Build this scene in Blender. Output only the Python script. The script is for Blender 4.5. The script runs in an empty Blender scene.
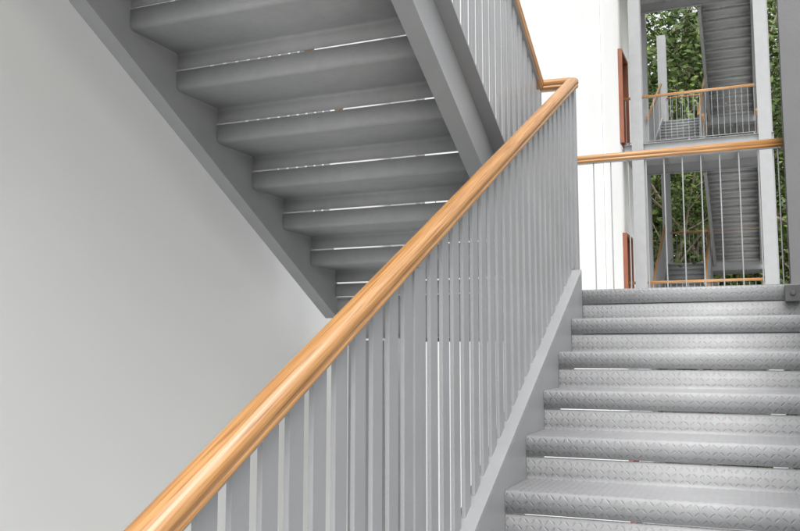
import bpy, math, random
from mathutils import Vector
random.seed(7)
S=bpy.context.scene
G=.30; R=.159; SL=R/G
# ---------------------------------------------------------------- helpers
class MB:
    def __init__(s): s.v=[]; s.f=[]; s.uv=[]; s.sm=[]
    def face(s,idx,uv=None,smooth=False):
        s.f.append(idx); s.uv.append(uv or [(0,0)]*len(idx)); s.sm.append(smooth)
    def box(s,x0,x1,y0,y1,z0,z1):
        b=len(s.v)
        s.v+=[(x0,y0,z0),(x1,y0,z0),(x1,y1,z0),(x0,y1,z0),(x0,y0,z1),(x1,y0,z1),(x1,y1,z1),(x0,y1,z1)]
        for q in ((0,3,2,1),(4,5,6,7),(0,1,5,4),(1,2,6,5),(2,3,7,6),(3,0,4,7)):
            idx=[b+i for i in q]
            P=[s.v[i] for i in idx]
            if q in ((4,5,6,7),): uv=[(p[0],p[1]) for p in P]
            elif q==(0,3,2,1): uv=None
            elif q in ((0,1,5,4),(2,3,7,6)): uv=[(p[0],p[2]) for p in P]
            else: uv=[(p[1],p[2]) for p in P]
            s.face(idx,uv)
    def prism(s,poly,x0,x1):
        b=len(s.v); n=len(poly)
        s.v+=[(x0,y,z) for y,z in poly]+[(x1,y,z) for y,z in poly]
        s.face([b+i for i in range(n)][::-1],[(y,z) for y,z in poly][::-1])
        s.face([b+n+i for i in range(n)],[(y,z) for y,z in poly])
        for i in range(n):
            j=(i+1)%n
            s.face([b+i,b+j,b+n+j,b+n+i],[(x0,poly[i][0]),(x0,poly[j][0]),(x1,poly[j][0]),(x1,poly[i][0])])
    def tube(s,p0,p1,r0,r1,n=10,cap=True):
        p0=Vector(p0);p1=Vector(p1);d=(p1-p0).normalized()
        a=d.orthogonal().normalized();c=d.cross(a)
        b=len(s.v);L=(p1-p0).length
        for p,r in((p0,r0),(p1,r1)):
            for i in range(n):
                t=2*math.pi*i/n
                s.v.append(tuple(p+a*math.cos(t)*r+c*math.sin(t)*r))
        for i in range(n):
            j=(i+1)%n
            s.face([b+i,b+j,b+n+j,b+n+i],[(i/n,0),((i+1)/n,0),((i+1)/n,L),(i/n,L)],True)
        if cap:
            s.face([b+i for i in range(n)][::-1]); s.face([b+n+i for i in range(n)])
    def obj(s,name,mat,parent=None,bevel=0):
        me=bpy.data.meshes.new(name); me.from_pydata(s.v,[],s.f)
        u=me.uv_layers.new(name="UVMap"); k=0
        for f in s.uv:
            for c in f: u.data[k].uv=c; k+=1
        me.polygons.foreach_set("use_smooth",s.sm)
        me.materials.append(mat); me.update()
        o=bpy.data.objects.new(name,me); S.collection.objects.link(o)
        if parent: o.parent=parent
        if bevel:
            m=o.modifiers.new("bev",'BEVEL'); m.width=bevel; m.segments=2; m.limit_method='ANGLE'; m.angle_limit=math.radians(40)
        return o
def empty(name):
    o=bpy.data.objects.new(name,None); S.collection.objects.link(o); o.empty_display_size=.2; return o

def fillet(pts,r,seg=6):
    out=[pts[0]]
    for i in range(1,len(pts)-1):
        P=Vector(pts[i]);a=(Vector(pts[i-1])-P);b=(Vector(pts[i+1])-P)
        rr=min(r,a.length*.49,b.length*.49)
        A=P+a.normalized()*rr;B=P+b.normalized()*rr
        for k in range(seg+1):
            t=k/seg
            out.append(tuple(A*(1-t)**2+P*2*t*(1-t)+B*t*t))
    out.append(pts[-1]); return out

def plate(mb,path,t,x0,x1,topleft=True):
    n=len(path); L=[];Rr=[];arc=[0]
    for i in range(n):
        p=Vector(path[i]); a=Vector(path[max(i-1,0)]); c=Vector(path[min(i+1,n-1)])
        d=(c-a).normalized(); nn=Vector((-d.y,d.x))
        L.append(p+nn*t/2);Rr.append(p-nn*t/2)
        if i: arc.append(arc[-1]+(p-a).length)
    b=len(mb.v)
    for X in (x0,x1):
        mb.v+=[(X,q.x,q.y) for q in L]+[(X,q.x,q.y) for q in Rr]
    o=2*n
    for i in range(n-1):
        for off,fl in((0,0),(n,1)):
            idx=[b+off+i,b+off+i+1,b+o+off+i+1,b+o+off+i]; uv=[(x0,arc[i]),(x0,arc[i+1]),(x1,arc[i+1]),(x1,arc[i])]
            if fl: idx=idx[::-1];uv=uv[::-1]
            if (fl==0)!=topleft: uv=None
            mb.face(idx,uv,True)
        mb.face([b+i,b+n+i,b+n+i+1,b+i+1]); mb.face([b+o+i,b+o+i+1,b+o+n+i+1,b+o+n+i])
    mb.face([b,b+o,b+o+n,b+n]); mb.face([b+n-1,b+2*n-1,b+o+2*n-1,b+o+n-1])

def rail_profile(w=.066,h=.062):
    pts=[]; hw=w/2
    for i in range(13):
        a=math.pi*i/12
        pts.append((hw*math.cos(a), h*.18+h*.36*math.sin(a)))
    pts+=[(-hw,-h*.06),(-hw+.004,-h*.10),(-hw+.004,-h*.16),(-hw+.001,-h*.20)]
    pts+=[(-hw+.002,-h*.38),(-hw+.010,-h*.5),(hw-.010,-h*.5),(hw-.002,-h*.38)]
    pts+=[(hw-.001,-h*.20),(hw-.004,-h*.16),(hw-.004,-h*.10),(hw,-h*.06)]
    return pts
def sweep(mb,path,prof):
    n=len(path);m=len(prof);b=len(mb.v);arc=0
    pa=[0]
    for i in range(1,m+1): pa.append(pa[-1]+math.dist(prof[i%m],prof[i-1]))
    A=[]
    for i in range(n):
        p=Vector(path[i])
        if i: arc+=(p-Vector(path[i-1])).length
        A.append(arc)
        d0=(p-Vector(path[i-1])) if i else None
        d1=(Vector(path[i+1])-p) if i<n-1 else None
        def h(d):
            q=Vector((d.x,d.y)); return q.normalized()
        a=h(d0) if d0 else h(d1); c=h(d1) if d1 else h(d0)
        t=(a+c)
        if t.length<1e-4: t=a.copy()
        t.normalize(); cs=max(.35,t.dot(a)); side=Vector((t.y,-t.x,0))/cs
        for (u,w) in prof: mb.v.append(tuple(p+side*u+Vector((0,0,w))))
    for i in range(n-1):
        for j in range(m):
            k=(j+1)%m
            mb.face([b+i*m+j,b+i*m+k,b+(i+1)*m+k,b+(i+1)*m+j],[(pa[j],A[i]),(pa[j+1],A[i]),(pa[j+1],A[i+1]),(pa[j],A[i+1])],True)
    mb.face([b+j for j in range(m)][::-1]); mb.face([b+(n-1)*m+j for j in range(m)])

# ---------------------------------------------------------------- materials
def newmat(name):
    m=bpy.data.materials.new(name); m.use_nodes=True
    nt=m.node_tree; return m,nt,nt.nodes["Principled BSDF"]
def N(nt,t,**k):
    n=nt.nodes.new(t)
    for a,b in k.items(): setattr(n,a,b)
    return n
def mth(nt,op,a,b=None,c=None):
    n=nt.nodes.new("ShaderNodeMath"); n.operation=op
    for i,x in enumerate((a,b,c)):
        if x is None: continue
        if isinstance(x,(int,float)): n.inputs[i].default_value=x
        else: nt.links.new(x,n.inputs[i])
    return n.outputs[0]
def noise_col(nt,bs,c1,c2,scale,coord="Object",stretch=(1,1,1),detail=3,lo=.35,hi=.65):
    tc=N(nt,"ShaderNodeTexCoord");mp=N(nt,"ShaderNodeMapping");mp.inputs["Scale"].default_value=stretch
    nt.links.new(tc.outputs[coord],mp.inputs["Vector"])
    no=N(nt,"ShaderNodeTexNoise");no.inputs["Scale"].default_value=scale;no.inputs["Detail"].default_value=detail
    nt.links.new(mp.outputs[0],no.inputs["Vector"])
    cr=N(nt,"ShaderNodeValToRGB");cr.color_ramp.elements[0].position=lo;cr.color_ramp.elements[1].position=hi
    cr.color_ramp.elements[0].color=(*c1,1);cr.color_ramp.elements[1].color=(*c2,1)
    nt.links.new(no.outputs["Fac"],cr.inputs["Fac"]); nt.links.new(cr.outputs["Color"],bs.inputs["Base Color"])
    return tc,no,cr
def paint(name,c,rough=.40,diamond=False,var=.93):
    m,nt,bs=newmat(name)
    tc,no,cr=noise_col(nt,bs,tuple(x*var for x in c),c,5.0,detail=4)
    bs.inputs["Roughness"].default_value=rough
    n2=N(nt,"ShaderNodeTexNoise");n2.inputs["Scale"].default_value=90;n2.inputs["Detail"].default_value=1
    nt.links.new(tc.outputs["Object"],n2.inputs["Vector"])
    bp=N(nt,"ShaderNodeBump");bp.inputs["Strength"].default_value=.12;bp.inputs["Distance"].default_value=.004
    nt.links.new(n2.outputs["Fac"],bp.inputs["Height"]); last=bp.outputs[0]
    if diamond:
        sep=N(nt,"ShaderNodeSeparateXYZ");nt.links.new(tc.outputs["UV"],sep.inputs[0])
        cell=.023
        x=mth(nt,'DIVIDE',sep.outputs[0],cell);y=mth(nt,'DIVIDE',sep.outputs[1],cell)
        fx=mth(nt,'FLOOR',x);fy=mth(nt,'FLOOR',y)
        par=mth(nt,'FLOORED_MODULO',mth(nt,'ADD',fx,fy),2.0)
        s=mth(nt,'SUBTRACT',1.0,mth(nt,'MULTIPLY',par,2.0))
        lx=mth(nt,'SUBTRACT',mth(nt,'SUBTRACT',x,fx),.5);ly=mth(nt,'MULTIPLY',mth(nt,'SUBTRACT',mth(nt,'SUBTRACT',y,fy),.5),s)
        a=mth(nt,'ADD',lx,ly);b=mth(nt,'SUBTRACT',lx,ly)
        e=mth(nt,'ADD',mth(nt,'POWER',mth(nt,'DIVIDE',a,.60),2.0),mth(nt,'POWER',mth(nt,'DIVIDE',b,.21),2.0))
        mr=N(nt,"ShaderNodeMapRange");mr.interpolation_type='SMOOTHSTEP'
        nt.links.new(e,mr.inputs["Value"]);mr.inputs["From Min"].default_value=1.1;mr.inputs["From Max"].default_value=.3
        b2=N(nt,"ShaderNodeBump");b2.inputs["Strength"].default_value=.85;b2.inputs["Distance"].default_value=.0020
        nt.links.new(mr.outputs[0],b2.inputs["Height"]);nt.links.new(last,b2.inputs["Normal"]);last=b2.outputs[0]
        # scuffs / dust
        n3=N(nt,"ShaderNodeTexNoise");n3.inputs["Scale"].default_value=22;n3.inputs["Detail"].default_value=4;n3.inputs["Roughness"].default_value=.7
        nt.links.new(tc.outputs["Object"],n3.inputs["Vector"])
        r3=N(nt,"ShaderNodeMapRange");nt.links.new(n3.outputs["Fac"],r3.inputs["Value"])
        r3.inputs["From Min"].default_value=.3;r3.inputs["From Max"].default_value=.6;r3.inputs["To Min"].default_value=.92;r3.inputs["To Max"].default_value=1
        mx=N(nt,"ShaderNodeMix",data_type='RGBA',blend_type='MULTIPLY');mx.inputs[0].default_value=1
        nt.links.new(cr.outputs[0],mx.inputs[6]);nt.links.new(r3.outputs[0],mx.inputs[7]);nt.links.new(mx.outputs[2],bs.inputs["Base Color"])
    nt.links.new(last,bs.inputs["Normal"]); return m
GREY=(.335,.34,.35)
M_grey=paint("grey_paint",GREY)
M_tread=paint("grey_checker_plate",(.42,.425,.435),.52,True,.94)
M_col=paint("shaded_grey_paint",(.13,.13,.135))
M_dark=paint("dark_grey_paint",(.13,.13,.13))
def wallmat():
    m,nt,bs=newmat("white_render")
    tc,no,cr=noise_col(nt,bs,(.81,.815,.81),(.85,.85,.845),.8,detail=4,lo=.3,hi=.7)
    bs.inputs["Roughness"].default_value=.85
    n2=N(nt,"ShaderNodeTexNoise");n2.inputs["Scale"].default_value=60;n2.inputs["Detail"].default_value=3
    nt.links.new(tc.outputs["Object"],n2.inputs["Vector"])
    bp=N(nt,"ShaderNodeBump");bp.inputs["Strength"].default_value=.10;bp.inputs["Distance"].default_value=.003
    nt.links.new(n2.outputs["Fac"],bp.inputs["Height"]);nt.links.new(bp.outputs[0],bs.inputs["Normal"]);return m
M_wall=wallmat()
def woodmat(name,c1,c2,c3):
    m,nt,bs=newmat(name)
    tc=N(nt,"ShaderNodeTexCoord");mp=N(nt,"ShaderNodeMapping");mp.inputs["Scale"].default_value=(190,4.0,1)
    nt.links.new(tc.outputs["UV"],mp.inputs["Vector"])
    no=N(nt,"ShaderNodeTexNoise");no.inputs["Scale"].default_value=1;no.inputs["Detail"].default_value=6;no.inputs["Distortion"].default_value=.6
    nt.links.new(mp.outputs[0],no.inputs["Vector"])
    cr=N(nt,"ShaderNodeValToRGB");e=cr.color_ramp.elements
    e[0].position=.30;e[0].color=(*c1,1);e[1].position=.68;e[1].color=(*c3,1)
    k=e.new(.48);k.color=(*c2,1)
    nt.links.new(no.outputs["Fac"],cr.inputs["Fac"])
    n2=N(nt,"ShaderNodeTexNoise");n2.inputs["Scale"].default_value=1.3;n2.inputs["Detail"].default_value=3
    mp2=N(nt,"ShaderNodeMapping");mp2.inputs["Scale"].default_value=(6,1.5,1);nt.links.new(tc.outputs["UV"],mp2.inputs[0]);nt.links.new(mp2.outputs[0],n2.inputs["Vector"])
    mx=N(nt,"ShaderNodeMix",data_type='RGBA',blend_type='MULTIPLY');mx.inputs[0].default_value=.35
    nt.links.new(cr.outputs[0],mx.inputs[6]);nt.links.new(n2.outputs["Fac"],mx.inputs[7]);nt.links.new(mx.outputs[2],bs.inputs["Base Color"])
    bs.inputs["Roughness"].default_value=.40;bs.inputs["Coat Weight"].default_value=.35;bs.inputs["Coat Roughness"].default_value=.24
    return m
M_wood=woodmat("varnished_wood",(.31,.135,.04),(.50,.245,.083),(.61,.335,.13))
M_door=woodmat("door_wood",(.20,.06,.03),(.28,.09,.045),(.34,.13,.06))
def simple(name,c1,c2,scale,rough=.9):
    m,nt,bs=newmat(name);noise_col(nt,bs,c1,c2,scale,detail=4);bs.inputs["Roughness"].default_value=rough;return m
M_conc=simple("concrete",(.46,.46,.44),(.60,.59,.57),.9)
M_grass=simple("grass_ground",(.05,.08,.02),(.10,.13,.05),.5)
M_bark=simple("bark",(.24,.20,.15),(.45,.38,.30),6)
def leafmat(name,c1,c2):
    m,nt,bs=newmat(name)
    noise_col(nt,bs,c1,c2,1.3,detail=5,lo=.35,hi=.66)
    bs.inputs["Roughness"].default_value=.6
    return m
M_leaf=leafmat("leaves",(.045,.095,.02),(.19,.26,.06))
M_leaf2=leafmat("leaves_dark",(.035,.07,.02),(.12,.175,.05))

# ---------------------------------------------------------------- stair parts
def flight(par,y0,z0,n,dr,x0,x1,tag=""):
    mb=MB(); lip=.0805 if dr>0 else .0755
    for k in range(0,n+1):
        s=(k-1)*G; z=z0+k*R
        if k==0:   path=[(0.004,z0+.002),(0.004,z0+lip)]
        elif k==n: path=fillet([(s,z-.074),(s,z-.003),(s+.07,z-.003)],.014)
        else:      path=fillet([(s,z-.074),(s,z-.003),(s+G+.005,z-.003),(s+G+.005,z+lip)],.020)
        path=[(y0+dr*a,b) for a,b in path]
        plate(mb,path,.006,x0+.002,x1-.002,dr>0)
    mb.obj("treads"+tag,M_tread,par)
    def nl(y): return z0+R+SL*dr*(y-y0)
    ya=y0-dr*.02; yb=y0+dr*((n-1)*G)
    lo,hi=min(ya,yb),max(ya,yb)
    sg=MB(); T=.105;B=-.27;t=.010;fw=.075
    for xi,side in((x0,-1),(x1,1)):
        xa,xb=sorted((xi,xi+side*t))
        sg.prism([(lo,nl(lo)+B+t),(hi,nl(hi)+B+t),(hi,nl(hi)+T-t),(lo,nl(lo)+T-t)],xa,xb)
        xa,xb=sorted((xi,xi+side*fw))
        sg.prism([(lo,nl(lo)+T-t),(hi,nl(hi)+T-t),(hi,nl(hi)+T),(lo,nl(lo)+T)],xa,xb)
        sg.prism([(lo,nl(lo)+B),(hi,nl(hi)+B),(hi,nl(hi)+B+t),(lo,nl(lo)+B+t)],xa,xb)
    sg.obj("stringers"+tag,M_grey,par,.0015)
    return nl

RAILH=1.075
def balusters(mb,x,nl,ya,yb,pitch=.10,w=.054,t=.012,nt=None):
    n=int(abs(yb-ya)/pitch); d=1 if yb>ya else -1; nt=nt or nl; top=RAILH-.035
    for i in range(n+1):
        y=ya+d*pitch*i+random.uniform(-.0012,.0012)
        a,b=y-w/2,y+w/2
        mb.prism([(a,nl(a)+.105),(b,nl(b)+.105),(b,nt(b)+top),(a,nt(a)+top)],x-t/2,x+t/2)
    lo,hi=min(ya,yb)-w/2,max(ya,yb)+w/2
    mb.prism([(lo,nt(lo)+top),(hi,nt(hi)+top),(hi,nt(hi)+top+.008),(lo,nt(lo)+top+.008)],x-.02,x+.02)

def landing(par,x0,x1,y0,y1,z,tag=""):
    mb=MB(); mb.box(x0,x1,y0,y1,z-.006,z); mb.obj("landing_plate"+tag,M_tread,par)
    g=MB(); zb=z-.24
    for a in (y0+.072,y1-.07):
        g.box(x0,x1,a,a+.008,zb+.01,z-.0065); g.box(x0,x1,a-.03,a+.038,zb,zb+.01)
    for a in (x0+.0,x1-.06):
        g.box(a,a+.06,y0+.12,y1-.11,zb+.02,z-.0065)
    nx=3
    for i in range(1,nx+1):
        x=x0+(x1-x0)*i/(nx+1); g.box(x-.005,x+.005,y0+.112,y1-.102,z-.09,z-.0065)
    g.obj("landing_beams"+tag,M_grey,par,.0015)

def level_rail(name,x0,x1,y,z,h=1.0,pitch=.112,br=.0042):
    e=empty(name); b=MB(); n=round((x1-x0)/pitch)
    for i in range(n+1):
        x=x0+(x1-x0)*i/n
        b.tube((x,y,z+.05),(x,y,z+h-.03),br,br,8,False)
    b.box(x0-.02,x1+.02,y-.02,y+.02,z+h-.03,z+h-.022)
    b.box(x0-.02,x1+.02,y-.022,y+.022,z+.042,z+.05)
    for x in (x0+.02,(x0+x1)/2,x1-.02): b.box(x-.02,x+.02,y-.006,y+.006,z,z+.042)
    b.obj("balusters",M_grey,e)
    w=MB(); sweep(w,[(x0-.03,y,z+h),(x1+.03,y,z+h)],rail_profile(.062,.055)); w.obj("handrail",M_wood,e)
    return e

XL0,XL1=-2.24,-1.10
XR0,XR1=-.82,.32
YL=4.39; ZL=.333; YE=5.78; ZF=ZL-13*R; ZU=ZL+13*R; YF=YL-12*G
st=empty("metal_staircase")
nlR=flight(st,YF,ZF,13,1,XR0,XR1,"_a")
nlL=flight(st,YL,ZL,13,-1,XL0,XL1,"_b")
nlD=flight(st,YL,ZL-26*R,13,-1,XL0,XL1,"_c")
nlD2=flight(st,YF,ZF-26*R,13,1,XR0,XR1,"_d")
for tag,z in (("_1",ZL),("_2",ZL-26*R)): landing(st,-2.30,.40,YL+.001,YE+.05,z,tag)
landing(st,-2.58,.40,YF-1.6,YF-.001,ZF,"_3")
landing(st,-2.58,-1.0,YF-1.6,YF-.001,ZU,"_4")

e=empty("stair_railing"); b=MB()
XB=-.872; XC=-1.062
def ntR(y): return nlR(y)+.020*(4.5-y)
balusters(b,XB,nlR,4.43,.83,w=.059,nt=ntR)
balusters(b,XC,nlL,4.43,.83)
zt=nlR(4.52)+RAILH
b.box(XB-.018,XB+.018,4.475,4.525,ZL,zt-.03)
b.box(XC-.018,XC+.018,4.475,4.525,ZL,zt-.03)
b.box(XB-.0125,XB+.0125,2.19-.03,2.19+.03,nlR(2.19)+.12,ntR(2.19)+RAILH-.05)
b.obj("balusters",M_grey,e,.001)
w=MB(); yt=4.555
pth=[(XB,.55,ntR(.55)+RAILH),(XB,yt-.05,ntR(yt-.05)+RAILH),(XB,yt,ntR(yt-.02)+RAILH),(XC,yt,nlL(yt-.02)+RAILH),(XC,yt-.05,nlL(yt-.05)+RAILH),(XC,.55,nlL(.55)+RAILH)]
pth=[pth[0]]+fillet(pth,.035,5)[1:-1]+[pth[-1]]
sweep(w,pth,rail_profile(.060,.062)); w.obj("handrail",M_wood,e)
def side_rail(name,x,nl):
    e=empty(name); b=MB(); balusters(b,x,nl,4.35,.83); b.obj("balusters",M_grey,e)
    w=MB(); sweep(w,[(x,.6,nl(.6)+RAILH),(x,4.5,nl(4.5)+RAILH)],rail_profile(.066,.068)); w.obj("handrail",M_wood,e)
side_rail("stair_railing",XR1+.045,nlR)
side_rail("stair_railing",XL0-.045,nlL)
level_rail("landing_railing",-2.25,.17,YE,ZL,1.0,.118)

def hcol(name,x,y,z0,z1,w=.2,d=.2,mat=None):
    m=MB()
    m.box(x-w/2,x+w/2,y-d/2,y-d/2+.012,z0,z1); m.box(x-w/2,x+w/2,y+d/2-.012,y+d/2,z0,z1)
    m.box(x-.005,x+.005,y-d/2+.0125,y+d/2-.0125,z0,z1)
    m.box(x-w/2-.04,x+w/2+.04,y-d/2-.04,y+d/2+.04,z0,z0+.02)
    return m.obj(name,mat or M_grey,None,.0015)
GZ=ZF-26*R
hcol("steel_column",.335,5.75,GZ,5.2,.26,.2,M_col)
hcol("steel_column",-2.42,5.95,GZ,5.2)
hcol("steel_column",-2.14,4.60,GZ,ZL-.25,.16,.16)
hcol("steel_column",.62,YF-.1,GZ,5.2)
j=MB(); j.box(.13,.20,YL-.03,YL-.006,ZL-.085,ZL-.006); j.tube((.165,YL-.03,ZL-.045),(.165,YL-.04,ZL-.045),.014,.011,14); j.obj("bracket_plate",M_dark,None,.003)

# ---------------------------------------------------------------- far stair tower
ft=empty("metal_staircase"); Y2=19.0
F0=.5
for lv in (-1,0,1):
    z=F0+lv*26*R
    landing(ft,-2.55,.5,Y2,21.4,z,"_f%d"%(lv+1))
    level_rail("landing_railing",-2.5,.15,Y2+.05,z,1.06,.12,.005)
    if lv<2:
        a=flight(ft,21.4,z,13,1,-2.24,-1.12,"_u%d"%(lv+1))
        c=flight(ft,25.0,z+13*R,13,-1,-.95,.18,"_v%d"%(lv+1))
        landing(ft,-2.3,.4,25.001,26.4,z+13*R,"_m%d"%(lv+1))
        e=empty("stair_railing");b=MB()
        for x,nl in((-1.08,a),(-.99,c),(.22,c),(-2.28,a)): balusters(b,x,nl,24.9,21.45,.1,.04,.01)
        b.obj("balusters",M_grey,e)
        w=MB()
        for x,nl in((-1.08,a),(-.99,c),(.22,c),(-2.28,a)): sweep(w,[(x,21.3,nl(21.3)+RAILH),(x,25.1,nl(25.1)+RAILH)],rail_profile())
        w.obj("handrail",M_wood,e)
        level_rail("landing_railing",-2.2,.3,26.35,z+13*R,1.06,.12,.005)
landing(ft,-2.55,.5,Y2,21.4,F0+52*R,"_top")
for x,y in((.33,Y2+.12),(-2.26,Y2+.12),(.42,21.55),(-2.40,21.55),(.5,26.5),(-2.35,26.5)):
    hcol("steel_column",x,y,GZ,F0+52*R+1,.25,.25)

# ---------------------------------------------------------------- white building
wb=empty("white_building"); WX=-2.60
m=MB()
doorY=(18.75,19.75)
def wallseg(y0,y1,z0,z1): m.box(WX-.25,WX,y0,y1,z0,z1)
wallseg(-8,doorY[0],GZ,11.5); wallseg(doorY[1],23.2,GZ,11.5)
zz=GZ
for lv in(-1,0,1):
    f=F0+lv*26*R
    wallseg(doorY[0],doorY[1],zz,f); zz=f+2.15
wallseg(doorY[0],doorY[1],zz,11.5)
m.box(-12,WX-.25,-8,-7.75,GZ,11.5); m.box(-12,WX-.25,22.95,23.2,GZ,11.5); m.box(-12.25,-12,-8,23.2,GZ,11.5)
m.obj("walls",M_wall,wb)
r=MB(); r.box(-12.35,WX+.1,-8.1,23.3,11.505,11.7); r.obj("roof",M_conc,wb)
d=MB()
for lv in(-1,0,1):
    f=F0+lv*26*R
    a,b_=doorY
    d.box(WX-.1,WX+.09,a,a+.07,f+.01,f+2.14); d.box(WX-.1,WX+.09,b_-.07,b_,f+.01,f+2.14); d.box(WX-.1,WX+.09,a+.07,b_-.07,f+2.07,f+2.14)
    d.box(WX-.08,WX-.04,a+.075,b_-.075,f+.01,f+2.065)
    for k in range(4): d.box(WX-.04,WX-.015,a+.17,b_-.17,f+.15+k*.47,f+.52+k*.47)
d.obj("doors",M_door,wb,.004)
p=MB(); p.tube((WX+.03,16.4,GZ),(WX+.03,16.4,11.4),.022,.022,12)
p.obj("downpipe",M_wall,wb)

# ---------------------------------------------------------------- ground
g=MB(); g.box(-400,400,-400,400,GZ-.3,GZ-.012); g.obj("ground",M_grass)
g=MB(); g.box(-2.6,40,-40,27,GZ-.2,GZ-.004); g.obj("courtyard_pavement",M_conc)

# ---------------------------------------------------------------- trees
def tree_mesh(seed,H,nl=14000):
    rnd=random.Random(seed); t=MB(); tips=[]
    def grow(p,d,L,r,lev):
        q=Vector(p)
        for i in range(3):
            d=(d+Vector((rnd.uniform(-.18,.18),rnd.uniform(-.18,.18),rnd.uniform(-.04,.10)))).normalized()
            e=q+d*L/3; r1=r*.8
            t.tube(q,e,r,r1,8 if lev<2 else 5,False); q=e;r=r1
            if lev>=1: tips.append((tuple(q),lev))
            if lev<3:
                for k in range(2):
                    az=rnd.uniform(0,6.283); el=rnd.uniform(.1,.9)
                    nd=(Vector((math.cos(az)*math.cos(el),math.sin(az)*math.cos(el),math.sin(el)))+d*.35).normalized()
                    grow(q,nd,L*rnd.uniform(.42,.6),r*.5,lev+1)
        if lev<3: grow(q,d,L*.5,r*.75,lev+1)
    grow((0,0,0),Vector((0,0,1)),H*.55,.022*H,0)
    l=MB()
    pts=[Vector(a) for a,lev in tips if lev>=2 or rnd.random()<.3]
    for i in range(nl):
        c=rnd.choice(pts); s=H*.030
        p=c+Vector((rnd.gauss(0,s),rnd.gauss(0,s),rnd.gauss(0,s*.7)))
        a=Vector((rnd.gauss(0,1),rnd.gauss(0,1),rnd.gauss(0,.5))).normalized()
        b=a.orthogonal().normalized(); q=rnd.uniform(0,6.28); b=(b*math.cos(q)+a.cross(b)*math.sin(q))
        L=rnd.uniform(.07,.14);W=L*.45
        k=len(l.v)
        l.v+=[tuple(p-a*L),tuple(p+b*W),tuple(p+a*L),tuple(p-b*W)]
        l.face([k,k+1,k+2,k+3])
    return t,l
protos=[]
def place_tree(k,x,y,z,rot,sc):
    e=empty("broadleaf_tree")
    for j,me in enumerate(protos[k]):
        o=bpy.data.objects.new("trunk_and_limbs" if j==0 else "foliage",me); S.collection.objects.link(o); o.parent=e
    e.location=(x,y,z); e.rotation_euler=(0,0,rot); e.scale=(sc,)*3
for s_,H,lm in((3,17,M_leaf),(11,15,M_leaf2),(23,16,M_leaf)):
    t,l=tree_mesh(s_,H)
    ot=t.obj("t",M_bark);ol=l.obj("l",lm); protos.append((ot.data,ol.data))
    bpy.data.objects.remove(ot);bpy.data.objects.remove(ol)
for i,(x,y,k,sc) in enumerate([(-3.2,31,0,1.0),(1.0,30.5,2,1.0),(4.6,32,1,1.1),(-1.0,35.5,1,1.35),(2.8,37,0,1.3),(8.5,31,2,1.05),(-5.5,37,2,1.3),(-3.0,41,0,1.5),(1.5,42,2,1.5),(13,34,1,1.1),(-12,36,0,1.1)]):
    place_tree(k,x,y,GZ-.05,i*1.7,sc)
hl=MB(); nx,ny=30,14
for j_ in range(ny+1):
    for i_ in range(nx+1):
        x=-70+140*i_/nx; y=29+j_*4
        z=GZ-.1+ (14*(1-math.exp(-((j_)/6)**2)) )+random.uniform(-.3,.3)*(j_>0)
        hl.v.append((x,y,z))
for j_ in range(ny):
    for i_ in range(nx):
        a=j_*(nx+1)+i_; hl.face([a,a+1,a+nx+2,a+nx+1],None,True)
hl.obj("hillside",M_grass)
sh=MB()
for i in range(26000):
    x=random.uniform(-12,12); y=random.uniform(29,48)
    cz=math.sin(x*1.3+y)*.7+math.sin(x*.6-y*.8)*1.0
    zg=GZ+14*(1-math.exp(-(((y-29)/4)/6)**2))
    p=Vector((x,y,zg+abs(random.gauss(0,1))*1.3+max(0,cz)*random.random()*2.2))
    a=Vector((random.gauss(0,1),random.gauss(0,1),random.gauss(0,.6))).normalized();b=a.orthogonal().normalized()
    L=random.uniform(.10,.22);W=L*.45;k=len(sh.v)
    sh.v+=[tuple(p-a*L),tuple(p+b*W),tuple(p+a*L),tuple(p-b*W)];sh.face([k,k+1,k+2,k+3])
sh.obj("undergrowth",M_leaf2)

# ---------------------------------------------------------------- light
w=bpy.data.worlds.new("World");S.world=w;w.use_nodes=True;nt=w.node_tree
sky=nt.nodes.new("ShaderNodeTexSky");sky.sky_type='NISHITA';sky.sun_disc=False
EL,AZ=math.radians(54),math.radians(160)
sky.sun_elevation=EL;sky.sun_rotation=AZ;sky.dust_density=4;sky.air_density=1.2
hs=nt.nodes.new("ShaderNodeHueSaturation");hs.inputs["Saturation"].default_value=.15
nt.links.new(sky.outputs[0],hs.inputs["Color"]);nt.links.new(hs.outputs[0],nt.nodes["Background"].inputs[0])
nt.nodes["Background"].inputs[1].default_value=.295
L=bpy.data.lights.new("sun","SUN");L.energy=1.15;L.angle=math.radians(35);L.color=(1,.98,.95)
lo=bpy.data.objects.new("sun",L);S.collection.objects.link(lo)
sd=Vector((math.sin(AZ)*math.cos(EL),math.cos(AZ)*math.cos(EL),math.sin(EL)))
lo.rotation_euler=(-sd).to_track_quat('-Z','Y').to_euler();lo.location=(5,-5,12)

# ---------------------------------------------------------------- camera
c=bpy.data.cameras.new("camera");co=bpy.data.objects.new("camera",c);S.collection.objects.link(co);S.camera=co
c.sensor_width=36;c.lens=38.25;c.clip_start=.02;c.clip_end=1500
co.location=(0,0,0);co.rotation_euler=(math.radians(96),0,math.radians(22.7))
S.view_settings.view_transform='Standard';S.view_settings.look='None';S.view_settings.exposure=0
